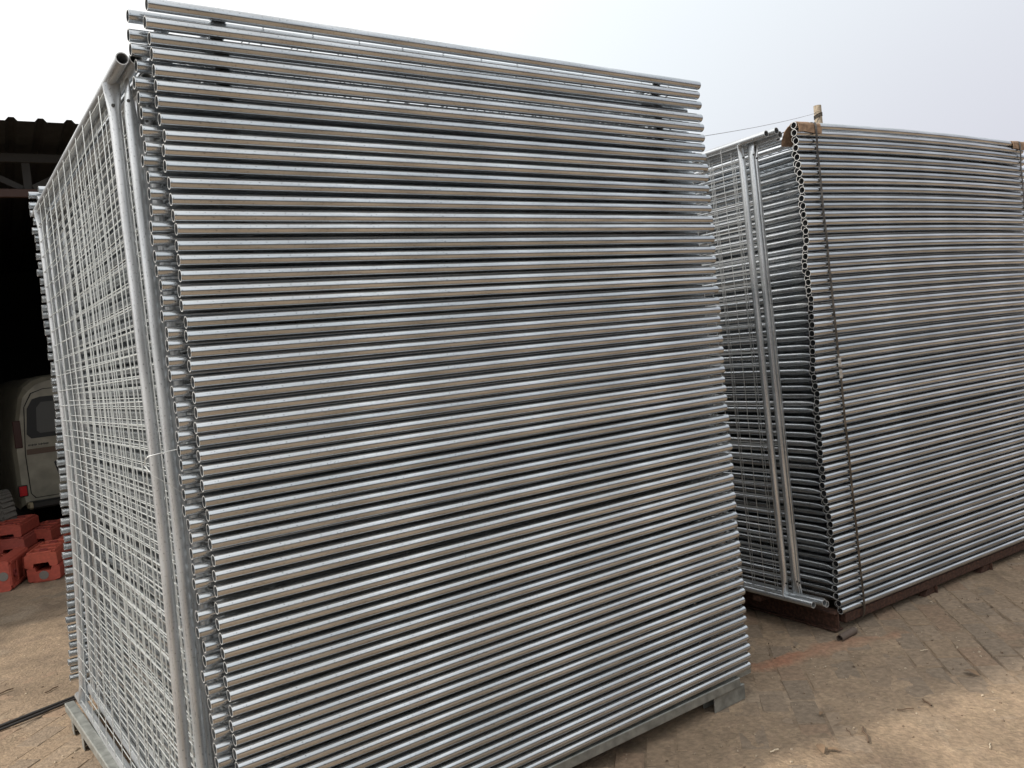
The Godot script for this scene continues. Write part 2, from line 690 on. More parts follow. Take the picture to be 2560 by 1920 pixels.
	if rest.size():
		var mm := MultiMesh.new()
		mm.transform_format = MultiMesh.TRANSFORM_3D
		mm.mesh = shapes[0]
		mm.instance_count = rest.size()
		for k in rest.size():
			mm.set_instance_transform(k, rest[k])
		var mi := MultiMeshInstance3D.new()
		mi.name = "farther_bricks"
		mi.multimesh = mm
		mi.material_override = mats[1]
		mi.set_meta("kind", "stuff")
		pave.add_child(mi)


# ---------------------------------------------------------------- the open shed behind
func shed() -> void:
	var o := thing("open_shed", "dark open-fronted steel shed with corrugated roof behind the fence panel stacks", "shed", Vector3(0.06, 0, -4.764), Basis(Vector3.UP, -0.0676))
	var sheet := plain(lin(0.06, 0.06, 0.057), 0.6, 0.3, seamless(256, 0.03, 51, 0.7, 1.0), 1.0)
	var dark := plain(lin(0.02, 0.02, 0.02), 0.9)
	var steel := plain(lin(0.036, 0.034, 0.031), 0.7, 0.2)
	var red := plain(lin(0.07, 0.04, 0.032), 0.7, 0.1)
	# roof sheets, five ribs each
	var rib := PackedVector2Array()
	var pitch := 0.19
	var top := []
	for k in 5:
		var x := k * pitch
		top.append(Vector2(x, 0.0))
		top.append(Vector2(x + 0.105, 0.0))
		top.append(Vector2(x + 0.128, 0.026))
		top.append(Vector2(x + 0.163, 0.026))
		top.append(Vector2(x + 0.1845, 0.0))
	for p in top:
		rib.append(p)
	rib.append(Vector2(0.9485, 0.0))
	rib.append(Vector2(0.9485, -0.003))
	top.reverse()
	for p in top:
		rib.append(p + Vector2(0, -0.003))
	var rs := Shape.new()
	var slope := Basis(Vector3.RIGHT, 0.035)
	rs.prism(rib, slope * Vector3(0, 0, -13.0), slope, 13.0)
	var rm := rs.mesh()
	for k in range(-10, 15):
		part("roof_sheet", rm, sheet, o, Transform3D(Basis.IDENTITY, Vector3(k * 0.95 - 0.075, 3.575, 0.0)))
	# truss behind the eave
	var s := Shape.new()
	s.box(Vector3(2.4, 3.475, -0.72), Vector3(23.5, 0.07, 0.05))
	part("upper_chord", s.mesh(), steel, o)
	s = Shape.new()
	s.box(Vector3(2.4, 3.19, -0.72), Vector3(23.5, 0.065, 0.05))
	part("lower_chord", s.mesh(), red, o)
	s = Shape.new()
	s.box(Vector3.ZERO, Vector3(0.062, 0.217, 0.012))
	var post := s.mesh()
	s = Shape.new()
	s.bar(Vector3(0.035, -0.10, 0.018), Vector3(0.42, 0.105, 0.018), 0.012, 0.05)
	var brace := s.mesh()
	for k in range(-10, 15):
		part("truss_post", post, steel, o, Transform3D(Basis.IDENTITY, Vector3(0.155 + k * 0.9, 3.331, -0.72)))
		part("truss_brace", brace, steel, o, Transform3D(Basis.IDENTITY, Vector3(0.155 + k * 0.9, 3.331, -0.72)))
		part("truss_brace", brace, steel, o, Transform3D(Basis(Vector3(-1, 0, 0), Vector3(0, 1, 0), Vector3(0, 0, -1)), Vector3(0.155 + k * 0.9, 3.331, -0.72)))
	s = Shape.new()
	s.box(Vector3(0, 1.575, -0.72), Vector3(0.14, 3.15, 0.14))
	for x in [-8.6, -3.6, 5.4, 10.4]:
		part("column", s.mesh(), steel, o, Transform3D(Basis.IDENTITY, Vector3(x, 0, 0)))
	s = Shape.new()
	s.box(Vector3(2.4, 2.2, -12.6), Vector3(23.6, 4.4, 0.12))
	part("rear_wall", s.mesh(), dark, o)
	for x in [-9.3, -1.7, 3.2, 14.0]:  # the inner two are unseen partitions, added to cut daylight in the bay
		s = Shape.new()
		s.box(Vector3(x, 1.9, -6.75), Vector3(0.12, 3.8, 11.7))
		part("side_and_added_wall", s.mesh(), dark, o)


# ---------------------------------------------------------------- near stack
const YL := [9, 2, 3, 4, 1, 3, 3, -2, -3, -1, -1, -5, -7, -9, -3, -7, -3, -4, -4, -1, -5, -1, -3, 1, -2, -2, -2, -1, 4, 4, 5, 6, 3, 6, 8, 9, 5, 4, 3, -2, -5, -4, -5, -5, -2, -1, -3, -3, -3, 0, 3, 2, 3, 2, 1, 2, 0, 1, 0, 0]
const YR := [10, 11, 12, 2, 3, 2, 5, 5, 5, 3, 1, 1, 2, -1, 7, 0, -2, -1, -4, -1, -2, -7, -4, -2, -2, -3, -6, -7, -6, -7, -3, 0, 0, -3, -3, -3, -2, -4, -1, -6, 0, 0, 0, -3, -1, -1, -3, 1, 3, 2, 1, -1, 3, 2, 4, 3, 4, 6, 8, 8]
const XA := [-10, -19, -12, -11, -11, -10, -12, -10, -2, -9, -10, -5, -5, -4, 0, -4, -3, -4, -10, -9, -3, -6, -2, -6, -2, -4, -3, -9, -6, -9, -5, -9, -8, -3, -6, -5, -2, -4, -5, -8, -10, -6, -5, -2, -6, -2, -1, -5, 0, -4, -2, 3, -1, 2, 1, 3, 5, 8, 4, 4]


func near_stack() -> void:
	var group := "fence panels lying flat on the galvanised pallet"
	for k in 60:
		var up := (59 - k) * PITCH
		var roll = (YR[k] - YL[k]) * 0.001 / POST
		var skew := 0.013 + 0.036 * pow(clampf((1.5 - up) / 1.5, 0.0, 1.0), 1.2)
		var b := Basis(Basis(Vector3(0, 0, 1), roll).x, Basis(Vector3(0, 0, 1), roll).y, Vector3(skew, 0, 1))
		var y = 0.126 + up + YL[k] * 0.001
		flat_panel(Transform3D(b, Vector3(XA[k] * 0.001, y, 0.0035 * up + rng.randf_range(-0.002, 0.002))), 0.0, galv[rng.randi() % 3], OVER, "flat galvanised fence panel %s from the top in the front row of the unstrapped stack" % ordinal(k + 1), group)
		var yb = y - PITCH * 0.5 + rng.randf_range(-0.002, 0.002)
		if k == 59:
			continue
		flat_panel(Transform3D(b, Vector3(-0.048 + rng.randf_range(-0.006, 0.006), yb, -0.0365 + rng.randf_range(-0.002, 0.002))), 0.0, galv[rng.randi() % 4], 0.1, "set-back fence panel %s from the top, its post end sticking out of the unstrapped stack" % ordinal(k + 1), group)

	# panels standing on end against the side of the stack
	var stand := Basis(Vector3(0, 0, -1), Vector3(-1, 0, 0), Vector3(0, 1, 0))
	var says := [
		"outermost upright mesh panel leaning on the unstrapped stack, wire mesh in full view",
		"second upright mesh panel, just inside the outermost one beside the unstrapped stack",
		"third upright mesh panel, wedged behind the two outer ones at the unstrapped stack",
		"innermost upright mesh panel, pressed against the rails of the unstrapped stack",
	]
	var place := [Vector3(-0.070, 2.418, -0.058), Vector3(-0.035, 2.424, -0.062), Vector3(-0.004, 2.386, -0.100), Vector3(0.022, 2.390, -0.092)]
	for k in 4:
		var amount: float = [1.0, 0.72, 0.55, 0.4][k]
		var drop := 0.009 * POST if k == 0 else 0.004
		var bend := func(p: Vector3) -> Vector3:
			var t := pow(clampf((-p.z - 1.0) / 1.25, 0.0, 1.0), 1.4)
			return p + Vector3(0.0, amount * (0.022 + 0.045 * p.x / POST) * t + 0.005 * p.x, -drop * p.x / POST)
		standing_panel(Transform3D(stand, place[k]), bend, k < 2, 0.132 if k == 1 else STAND_OVER, k == 0, dull[k % 3], wire_mat, hole_mat, says[k], "mesh panels standing on end beside the unstrapped stack")

	# galvanised pallet
	var o := thing("steel_pallet", "galvanised steel pallet under the unstrapped stack of fence panels", "pallet")
	var s := Shape.new()
	s.box(Vector3(0.98, 0.0845, -0.012), Vector3(2.12, 0.039, 0.04))
	part("front_beam", s.mesh(), pallet_zinc, o)
	s = Shape.new()
	s.box(Vector3(0.98, 0.0845, -2.29), Vector3(2.2, 0.039, 0.04))
	part("rear_beam", s.mesh(), pallet_zinc, o)
	# open box tube behind the front beam
	s = Shape.new()
	for q in [[0.0, 0.0185], [0.0, -0.0185]]:
		s.box(Vector3(1.01, 0.088 + q[1], -0.064), Vector3(2.32, 0.0025, 0.04), Basis.IDENTITY, 0.0005)
	for q in [-0.0188, 0.0188]:
		s.box(Vector3(1.01, 0.088, -0.064 + q), Vector3(2.32, 0.0345, 0.0024), Basis.IDENTITY, 0.0005)
	part("cross_tube", s.mesh(), pallet_zinc, o)
	s = Shape.new()
	s.box(Vector3(-0.141, 0.0895, -1.05), Vector3(0.042, 0.042, 2.1), Basis(Vector3.UP, 0.05), 0.004)
	part("side_beam", s.mesh(), pallet_zinc, o)
	s = Shape.new()
	s.box(Vector3(1.95, 0.0845, -1.18), Vector3(0.04, 0.038, 2.16))
	part("side_beam", s.mesh(), pallet_zinc, o)
	for x in [0.35, 0.95, 1.5]:
		s = Shape.new()
		s.box(Vector3(x, 0.083, -1.18), Vector3(0.04, 0.036, 2.16))
		part("cross_beam", s.mesh(), pallet_zinc, o)
	for z in [-0.5, -1.2, -1.9]:
		s = Shape.new()
		s.box(Vector3(-0.06, 0.0815, z), Vector3(0.17, 0.03, 0.05))
		part("bearer", s.mesh(), pallet_zinc, o)
	# feet: folded channels open underneath
	for f in [[1.978, -0.004, 0.0], [0.95, -0.004, 0.0], [0.05, -0.004, 0.0], [1.978, -2.2, 0.0], [0.95, -2.2, 0.0]]:
		s = Shape.new()
		s.box(Vector3(f[0], 0.032, f[1]), Vector3(0.19, 0.064, 0.006))
		s.box(Vector3(f[0], 0.032, f[1] - 0.06), Vector3(0.19, 0.064, 0.006))
		s.box(Vector3(f[0], 0.0605, f[1] - 0.03), Vector3(0.188, 0.006, 0.054))
		part("foot", s.mesh(), pallet_zinc, o)
	for z in [-1.98, -1.76, -0.3]:
		s = Shape.new()
		s.box(Vector3(-0.196 + 0.05 * (z + 1.9), 0.034, z), Vector3(0.006, 0.068, 0.06))
		s.box(Vector3(-0.168 + 0.05 * (z + 1.9), 0.034, z - 0.028), Vector3(0.05, 0.068, 0.006))
		part("foot", s.mesh(), pallet_zinc, o)

	# binding wire round the two outer uprights
	s = Shape.new()
	var w := [Vector3(-0.113, 1.335, -0.17), Vector3(-0.111, 1.352, -0.155), Vector3(-0.106, 1.362, -0.134), Vector3(-0.075, 1.366, -0.128), Vector3(-0.038, 1.37, -0.126), Vector3(-0.012, 1.372, -0.118), Vector3(-0.006, 1.385, -0.115)]
	s.line(w, 0.0016)
	s.line([Vector3(-0.113, 1.335, -0.17), Vector3(-0.108, 1.325, -0.15), Vector3(-0.103, 1.31, -0.131), Vector3(-0.06, 1.275, -0.122), Vector3(-0.02, 1.235, -0.115)], 0.0008)
	s.line([Vector3(-0.108, 1.325, -0.15), Vector3(-0.112, 1.30, -0.166), Vector3(-0.111, 1.28, -0.18)], 0.0009)
	solo("binding_wire", s.mesh(), wire_mat, "thin galvanised binding wire twisted round the uprights of the unstrapped stack", "wire")


# ---------------------------------------------------------------- strapped stack
const YB := [-12, -7, -4, 2, -1, 4, 5, 7, 5, 5, 10, 9, 10, 11, 6, 11, 11, 8, 11, 8, 9, 8, 5, 4, 5, 4, -1, -1, -3, -5, -6, -7, -6, -5, 0, -1, -1, -3, -5, -8, -7, -8, -9, -6, -6, -3, -2, -3, -3, -1, -3, -4, 3, 0, 1, 0, 3, 4, 4, 6]
const XB := [-25, -25, -16, -25, -21, -15, -11, -2, -2, -13, -5, -6, 0, -1, 0, -12, -20, -24, -10, -9, -13, 0, -6, -8, -9, -14, -14, -23, -23, -31, -24, -22, -12, -18, -24, -21, -23, -22, -24, -26, -29, -22, -17, -29, -23, -17, -8, 0, 7, 5, 6, 4, 11, 22, 16, 14, 7, 10, 23, 30]


func strapped_stack() -> void:
	var turn := Basis(Vector3.UP, -0.0543)
	var frame := Transform3D(turn, Vector3(2.9353, 0.0, -0.1307))
	var group := "fence panels lying flat on the rusty pallet"
	for k in 60:
		var up := (59 - k) * PITCH * 0.994
		var y = 0.102 + up + YB[k] * 0.001
		var bow := 0.017 * pow(1.0 - k / 59.0, 2.0)
		flat_panel(frame * Transform3D(Basis.IDENTITY, Vector3(XB[k] * 0.001, y, rng.randf_range(-0.002, 0.002))), bow, galv[rng.randi() % 4], OVER, "flat galvanised fence panel %s from the top in the front row of the strapped stack" % ordinal(k + 1), group)
		if k == 59:
			continue
		flat_panel(frame * Transform3D(Basis.IDENTITY, Vector3(0.040 + XB[k] * 0.001 + rng.randf_range(-0.006, 0.006), y - PITCH * 0.5 + rng.randf_range(-0.002, 0.002), -0.0355)), bow, galv[rng.randi() % 4], 0.075, "set-back fence panel %s from the top, between front posts of the strapped stack" % ordinal(k + 1), group)

	var stand := Basis(Vector3(0, 0, -1), Vector3(-1, 0, 0), Vector3(0, 1, 0))
	var says := [
		"outermost upright mesh panel against the strapped stack, lowest bottom post reaching out",
		"second upright mesh panel, just inside the outermost one beside the strapped stack",
		"third upright mesh panel, wedged behind the two outer ones at the strapped stack",
		"innermost upright mesh panel, pressed against the rails of the strapped stack",
	]
	var place := [Vector3(-0.112, 2.463, -0.092), Vector3(-0.074, 2.471, -0.062), Vector3(-0.047, 2.456, -0.066), Vector3(-0.016, 2.452, -0.104)]
	for k in 4:
		var lean: float = [0.05, 0.055, 0.05, 0.045][k]
		var bend := func(p: Vector3) -> Vector3: return p + Vector3(p.z / SPAN * lean, 0.004 * p.x, 0.008 * p.z / SPAN)
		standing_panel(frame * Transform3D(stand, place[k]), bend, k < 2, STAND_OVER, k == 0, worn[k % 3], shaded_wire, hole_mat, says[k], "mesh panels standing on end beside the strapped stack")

	# rusty pallet
	var o := thing("rusty_pallet", "rust-brown steel pallet frame under the strapped stack of fence panels", "pallet", frame.origin, frame.basis)
	var s := Shape.new()
	s.box(Vector3(0.026, 0.0565, -1.16), Vector3(0.012, 0.085, 2.3), Basis.IDENTITY, 0.002)
	s.box(Vector3(0.026, 0.0955, -1.16), Vector3(0.062, 0.009, 2.3), Basis.IDENTITY, 0.002)
	s.box(Vector3(0.026, 0.0105, -1.16), Vector3(0.062, 0.009, 2.3), Basis.IDENTITY, 0.002)
	part("side_beam", s.mesh(), rust, o)
	s = Shape.new()
	s.box(Vector3(2.05, 0.052, -1.17), Vector3(0.05, 0.068, 2.3))
	part("side_beam", s.mesh(), rust, o)
	s = Shape.new()
	s.box(Vector3(1.045, 0.061, -0.02), Vector3(1.96, 0.046, 0.045))
	part("front_beam", s.mesh(), rust, o)
	s = Shape.new()
	s.box(Vector3(1.04, 0.062, -2.27), Vector3(1.97, 0.046, 0.045))
	part("rear_beam", s.mesh(), rust, o)
	for x in [0.55, 1.05, 1.55]:
		s = Shape.new()
		s.box(Vector3(x, 0.061, -1.15), Vector3(0.05, 0.044, 2.2))
		part("cross_beam", s.mesh(), rust, o)
	for z in [-0.4, -1.1, -1.8]:
		s = Shape.new()
		s.box(Vector3(-0.045, 0.125, z), Vector3(0.15, 0.03, 0.05))
		part("bearer", s.mesh(), rust, o)
	for x in [0.80, 1.36]:
		for z in [-0.02, -2.2]:
			s = Shape.new()
			s.prism(PackedVector2Array([Vector2(-0.055, 0.0), Vector2(0.05, 0.0), Vector2(0.032, 0.04), Vector2(-0.02, 0.04)]), Vector3(x, 0.0, z - 0.02), Basis.IDENTITY, 0.035)
			s.box(Vector3(x + 0.045, 0.02, z), Vector3(0.008, 0.04, 0.06), Basis.IDENTITY, 0.001)
			part("foot", s.mesh(), rust, o)
	for z in [-2.25]:
		s = Shape.new()
		s.box(Vector3(0.03, 0.009, z), Vector3(0.08, 0.018, 0.05))
		part("foot", s.mesh(), rust, o)

	# a short offcut of pipe under the corner
	s = Shape.new()
	s.rod(Vector3(-0.085, 0.018, 0.072), Vector3(0.05, 0.018, 0.056), 0.0175, 20, 0.0028)
	solo("pipe_offcut", s.mesh(), plain(lin(0.17, 0.13, 0.105), 0.75, 0.4, grit, 6.0), "short dull offcut of pipe lying under the corner of the rusty pallet", "pipe", frame)

	# steel straps
	var strap_mat := plain(lin(0.24, 0.215, 0.185), 0.45, 0.85, seamless(128, 0.05, 61, 0.45, 1.0), 3.0)
	var seal_mat := plain(lin(0.62, 0.61, 0.58), 0.4, 0.9)
	for k in 2:
		var says_: String = ["dark steel strap with two crimped seals round the strapped stack, over torn cardboard", "plain dark steel strap round the far end of the strapped stack"][k]
		var ub: float = [0.192, 2.10][k]
		var ut: float = [0.105, 2.015][k]
		var face := 0.0185
		var slant := func(y: float) -> float: return lerpf(ub, ut, clampf((y - 0.1) / 2.4, 0.0, 1.0))
		var path := []
		for q in [[0.045, -0.06], [0.032, -0.02], [0.036, 0.006], [0.06, face - 0.003]]:
			path.append(Vector3(slant.call(0.06) - 0.012 * (1.0 - (q[1] + 0.06) / 0.08), q[0], q[1]))
		for j in 26:
			var y := 0.085 + j * 0.0945
			path.append(Vector3(slant.call(y) + 0.0015 * sin(j * 1.7), y, face + 0.0008 * sin(j * 2.3) + (0.0065 if y > 2.42 else 0.001)))
		for q in [[2.478, 0.0255], [2.499, 0.0205], [2.504, 0.004], [2.502, -0.05], [2.492, -0.6], [2.488, -1.2], [2.502, -2.27], [2.49, -2.315], [1.2, -2.325], [0.06, -2.322], [0.034, -2.30], [0.034, -2.25]]:
			path.append(Vector3(ut, q[0], q[1]))
		var sm := Shape.new()
		sm.band(path, Vector3(0.0155, 0, 0), 0.0012)
		var st := thing("steel_strap", says_, "strap", frame.origin, frame.basis, "straps round the strapped stack")
		part("band", sm.mesh(), strap_mat, st)
		if k == 0:
			for y in [1.33, 1.272]:
				var c := Shape.new()
				c.box(Vector3(slant.call(y), y, face + 0.003), Vector3(0.0215, 0.042, 0.004), Basis.IDENTITY, 0.001)
				for d in [-0.012, 0.012]:
					c.box(Vector3(slant.call(y), y + d, face + 0.0052), Vector3(0.026, 0.004, 0.003), Basis.IDENTITY, 0.001)
				part("seal", c.mesh(), seal_mat, st)

	# cardboard under the straps
	var card := plain(lin(0.36, 0.235, 0.15), 0.95, 0.0, seamless(256, 0.025, 67, 0.65, 1.0), 5.0)
	for k in 2:
		var u0: float = [-0.016, 1.945][k]
		var u1: float = [0.15, 2.098][k]
		var top := 2.4985 if k == 0 else 2.502
		var prof := [Vector2(0.0215, -0.05), Vector2(0.0214, -0.03), Vector2(0.021, -0.012), Vector2(0.017, -0.003), Vector2(0.009, 0.0022), Vector2(0.0, 0.003), Vector2(-0.02, 0.002), Vector2(-0.042, -0.012), Vector2(-0.062, -0.035), Vector2(-0.082, -0.068), Vector2(-0.09, -0.092)]
		var c := Shape.new()
		var n := 8
		for a in prof.size() - 1:
			for j in n:
				var pts := []
				for q in [[a, j], [a + 1, j], [a + 1, j + 1], [a, j + 1]]:
					var f := float(q[1]) / n
					var pr: Vector2 = prof[q[0]]
					var edge := (sin(f * 5.0 + k) * 0.003 + sin(f * 31.0) * 0.0008) if q[0] == 0 else 0.0
					var uu := lerpf(u0, u1, f) + (0.004 * sin(q[0] * 2.1) if q[1] == 0 or q[1] == n else 0.0)
					pts.append(Vector3(uu, top + pr.y + edge + 0.0012 * sin(f * 9.0 + q[0]), pr.x + 0.0008 * sin(f * 14.0)))
				var nn: Vector3 = (pts[1] - pts[0]).cross(pts[3] - pts[0]).normalized()
				if nn.z + nn.y < 0.0:
					nn = -nn
				c.flat(pts, nn)
				var back := []
				for p in pts:
					back.append(p - nn * 0.0028)
				c.flat(back, -nn)
				if a == 0:
					c.flat([pts[0], pts[3], back[3], back[0]], Vector3.DOWN)
				if j == 0:
					c.flat([pts[0], pts[1], back[1], back[0]], Vector3.LEFT)
				if j == n - 1:
					c.flat([pts[3], pts[2], back[2], back[3]], Vector3.RIGHT)
		var says2: String = ["torn brown cardboard pad folded over the top corner beside the utility pole", "brown cardboard pad under the strap at the far end of the top post"][k]
		solo("cardboard_pad", c.mesh(), card, says2, "cardboard", frame, "cardboard pads under the straps")


# ---------------------------------------------------------------- everything else in the yard
func yard_things() -> void:
	pole_and_wire()
	van()
	old_tyre()
	red_feet()
	cables()
	litter()


func added_wall() -> void:
	# wall added out of view behind the viewer, for the polished pipes to mirror
	var o := thing("added_wall", "added unseen wall behind the viewer, put in for the steel pipes to mirror", "wall", Vector3(1.0, 0, 8.5), Basis(Vector3.UP, 0.06))
	var s := Shape.new()
	s.box(Vector3(0, 1.5, 0.12), Vector3(46.0, 3.0, 0.24), Basis.IDENTITY, 0.01)
	part("wall_face", s.mesh(), plain(lin(0.13, 0.124, 0.117), 0.95, 0.0, seamless(256, 0.02, 151, 0.6, 1.0), 0.5), o)
	s = Shape.new()
	s.box(Vector3(0, 3.04, 0.12), Vector3(46.1, 0.08, 0.32), Basis.IDENTITY, 0.01)
	part("coping", s.mesh(), plain(lin(0.28, 0.26, 0.23), 0.9), o)


func pole_and_wire() -> void:
	var o := thing("utility_pole", "weathered concrete utility pole with wire wound round its top", "pole", Vector3(17.36, 0, -9.5))
	var s := Shape.new()
	var st := []
	for k in 12:
		var y := 6.56 * k / 11.0
		st.append([y, 0.15 - 0.062 * k / 11.0, 0.15 - 0.062 * k / 11.0])
	s.tube(Vector3.ZERO, Vector3(0, 6.56, 0), st, Vector3.RIGHT, 24, 0.0)
	part("shaft", s.mesh(), plain(lin(0.47, 0.39, 0.29), 0.9, 0.0, seamless(256, 0.03, 71, 0.65, 1.0), 2.0), o)
	var dark := plain(lin(0.05, 0.045, 0.04), 0.7, 0.4)
	s = Shape.new()
	var coil := []
	for k in 60:
		var a := k * 0.42
		coil.append(Vector3(cos(a) * 0.097, 6.27 + 0.0016 * k + 0.04 * sin(a + 0.6), sin(a) * 0.097))
	s.line(coil, 0.007)
	s.line([Vector3(-0.05, 6.28, 0.085), Vector3(-0.2, 6.18, 0.12), Vector3(-0.42, 6.02, 0.2), Vector3(-0.66, 5.9, 0.3), Vector3(-0.5, 5.7, 0.3)], 0.009)
	s.line([Vector3(-0.06, 6.40, 0.08), Vector3(-0.25, 6.35, 0.1), Vector3(-0.33, 6.30, 0.12)], 0.005)
	part("wire_coil", s.mesh(), dark, o)
	s = Shape.new()
	var from := Vector3(17.30, 6.385, -9.5)
	var to := Vector3(5.9, 3.62, -4.36)
	var pts := []
	for k in 25:
		var f := k / 24.0
		pts.append(from.lerp(to, f) + Vector3(0, -0.06 * 4.0 * f * (1.0 - f), 0))
	s.line(pts, 0.0045)
	solo("overhead_wire", s.mesh(), plain(lin(0.25, 0.25, 0.25), 0.6, 0.3), "thin overhead wire slanting from the utility pole down to the shed roof", "wire")


func van() -> void:
	var o := thing("parked_van", "old cream minivan with a brown stripe parked inside the dark shed", "van", Vector3(0.10, 0, -8.2), Basis(Vector3.UP, 0.05))
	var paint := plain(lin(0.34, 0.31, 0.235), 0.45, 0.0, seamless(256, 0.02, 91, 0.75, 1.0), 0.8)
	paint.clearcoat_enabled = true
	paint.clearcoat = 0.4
	var glass := plain(lin(0.02, 0.022, 0.022), 0.12)
	var rubber := plain(lin(0.02, 0.02, 0.02), 0.85)
	var brown := plain(lin(0.10, 0.062, 0.04), 0.5)
	var black := plain(lin(0.015, 0.015, 0.015), 0.6)
	var seam := plain(lin(0.01, 0.01, 0.01), 0.9)
	# body: rounded cross-sections from the tail forwards
	var sec := func(z: float, low: float, high: float, inset: float) -> Array:
		var ring := []
		var outline := [[0.02, low], [-0.005, 0.55], [-0.01, 0.95], [0.03, 1.2], [0.10, 1.52], [0.16, high - 0.10], [0.24, high - 0.035], [0.36, high]]
		for q in outline:
			ring.append(Vector3(q[0] + inset, q[1], z))
		ring.append(Vector3(0.84, high + 0.03, z))
		outline.reverse()
		for q in outline:
			ring.append(Vector3(1.68 - q[0] - inset, q[1], z))
		return ring
	var rings := [sec.call(0.0, 0.36, 1.69, 0.05), sec.call(-0.05, 0.33, 1.73, 0.015), sec.call(-0.14, 0.30, 1.75, 0.0), sec.call(-2.6, 0.30, 1.76, 0.0), sec.call(-3.3, 0.30, 1.40, 0.02), sec.call(-3.9, 0.32, 0.98, 0.06)]
	var s := Shape.new()
	for k in rings.size() - 1:
		for j in rings[0].size() - 1:
			var a: Vector3 = rings[k][j]
			var b: Vector3 = rings[k][j + 1]
			var c: Vector3 = rings[k + 1][j + 1]
			var d: Vector3 = rings[k + 1][j]
			var nn := (c - a).cross(b - d).normalized()
			if nn.dot((a + c) * 0.5 - Vector3(0.84, 0.9, (a.z + c.z) * 0.5)) < 0.0:
				nn = -nn
			s.flat([a, b, c, d], nn)
	for e in [0, rings.size() - 1]:
		s.flat(rings[e], Vector3(0, 0, 1 if e == 0 else -1))
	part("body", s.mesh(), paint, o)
	# tailgate, a plate slightly proud of the tail with a dark seam round it
	var gate := func(grow: float, lift: float) -> PackedVector2Array:
		return PackedVector2Array([Vector2(0.13 - grow, 0.47), Vector2(0.17 - grow, 0.42 - grow), Vector2(1.51 + grow, 0.42 - grow), Vector2(1.55 + grow, 0.47), Vector2(1.56 + grow, 0.9), Vector2(1.52 + grow, 1.42), Vector2(1.44 + grow, 1.56 + lift), Vector2(1.32, 1.60 + lift), Vector2(0.36, 1.60 + lift), Vector2(0.24 - grow, 1.56 + lift), Vector2(0.16 - grow, 1.42), Vector2(0.12 - grow, 0.9)])
	s = Shape.new()
	s.prism(gate.call(0.008, 0.008), Vector3(0, 0, -0.004), Basis.IDENTITY, 0.010)
	part("seam", s.mesh(), seam, o)
	s = Shape.new()
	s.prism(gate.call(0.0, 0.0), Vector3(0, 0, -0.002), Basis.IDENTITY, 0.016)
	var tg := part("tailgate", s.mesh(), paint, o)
	s = Shape.new()
	s.prism(PackedVector2Array([Vector2(0.15, 1.12), Vector2(0.19, 1.07), Vector2(1.49, 1.07), Vector2(1.53, 1.12), Vector2(1.50, 1.40), Vector2(1.44, 1.50), Vector2(1.36, 1.52), Vector2(0.32, 1.52), Vector2(0.24, 1.50), Vector2(0.18, 1.40)]), Vector3(0, 0, 0.013), Basis.IDENTITY, 0.006)
	part("window_frame", s.mesh(), black, tg)
	s = Shape.new()
	s.prism(PackedVector2Array([Vector2(0.25, 1.15), Vector2(0.28, 1.12), Vector2(1.40, 1.12), Vector2(1.43, 1.15), Vector2(1.41, 1.40), Vector2(1.36, 1.46), Vector2(0.32, 1.46), Vector2(0.27, 1.40)]), Vector3(0, 0, 0.016), Basis.IDENTITY, 0.006)
	var gl := plain(lin(0.10, 0.10, 0.095), 0.2)
	part("rear_window", s.mesh(), gl, tg)
	s = Shape.new()
	s.box(Vector3(0.84, 0.925, 0.014), Vector3(1.42, 0.062, 0.006), Basis.IDENTITY, 0.001)
	part("stripe", s.mesh(), brown, tg)
	s = Shape.new()
	s.prism(PackedVector2Array([Vector2(0.42, 0.60), Vector2(0.46, 0.56), Vector2(1.22, 0.56), Vector2(1.26, 0.60), Vector2(1.29, 0.78), Vector2(1.24, 0.82), Vector2(0.44, 0.82), Vector2(0.38, 0.78)]), Vector3(0, 0, 0.011), Basis.IDENTITY, 0.006)
	part("plate_recess", s.mesh(), black, tg)
	# the worn lettering under the window reads only as short strokes
	s = Shape.new()
	for k in 16:
		var hgt := 0.018 + 0.006 * sin(k * 2.7)
		if k == 7:
			continue
		s.box(Vector3(0.155 + k * 0.0125, 0.998, 0.015), Vector3(0.0075, hgt, 0.002), Basis.IDENTITY, 0.0002)
		s.box(Vector3(0.158 + k * 0.0125, 0.998 + 0.004 * sin(k * 1.3), 0.0153), Vector3(0.010, 0.004, 0.002), Basis.IDENTITY, 0.0002)
	part("lettering", s.mesh(), black, tg)
	# lamps
	var lens := plain(lin(0.05, 0.018, 0.014), 0.3)
	var low := plain(lin(0.45, 0.012, 0.02), 0.15)
	for x in [0.065, 1.615]:
		s = Shape.new()
		s.box(Vector3(x, 1.13, 0.002), Vector3(0.075, 0.30, 0.02), Basis.IDENTITY, 0.006)
		part("tail_lamp", s.mesh(), lens, o)
		s = Shape.new()
		s.box(Vector3(x - 0.012, 0.51, 0.004), Vector3(0.09, 0.125, 0.02), Basis.IDENTITY, 0.008)
		var hs := part("lamp_housing", s.mesh(), black, o)
		s = Shape.new()
		s.box(Vector3(x - 0.012, 0.508, 0.012), Vector3(0.072, 0.105, 0.012), Basis.IDENTITY, 0.005)
		part("brake_lens", s.mesh(), low, hs)
	# bumper
	s = Shape.new()
	s.box(Vector3(0.84, 0.345, 0.05), Vector3(1.52, 0.085, 0.12), Basis.IDENTITY, 0.02)
	var bp := part("bumper", s.mesh(), plain(lin(0.06, 0.058, 0.055), 0.35, 0.6), o)
	for x in [0.10, 1.58]:
		s = Shape.new()
		s.box(Vector3(x, 0.345, 0.053), Vector3(0.07, 0.08, 0.122), Basis.IDENTITY, 0.02)
		part("bumper_end", s.mesh(), plain(lin(0.45, 0.38, 0.25), 0.35, 0.5), bp)
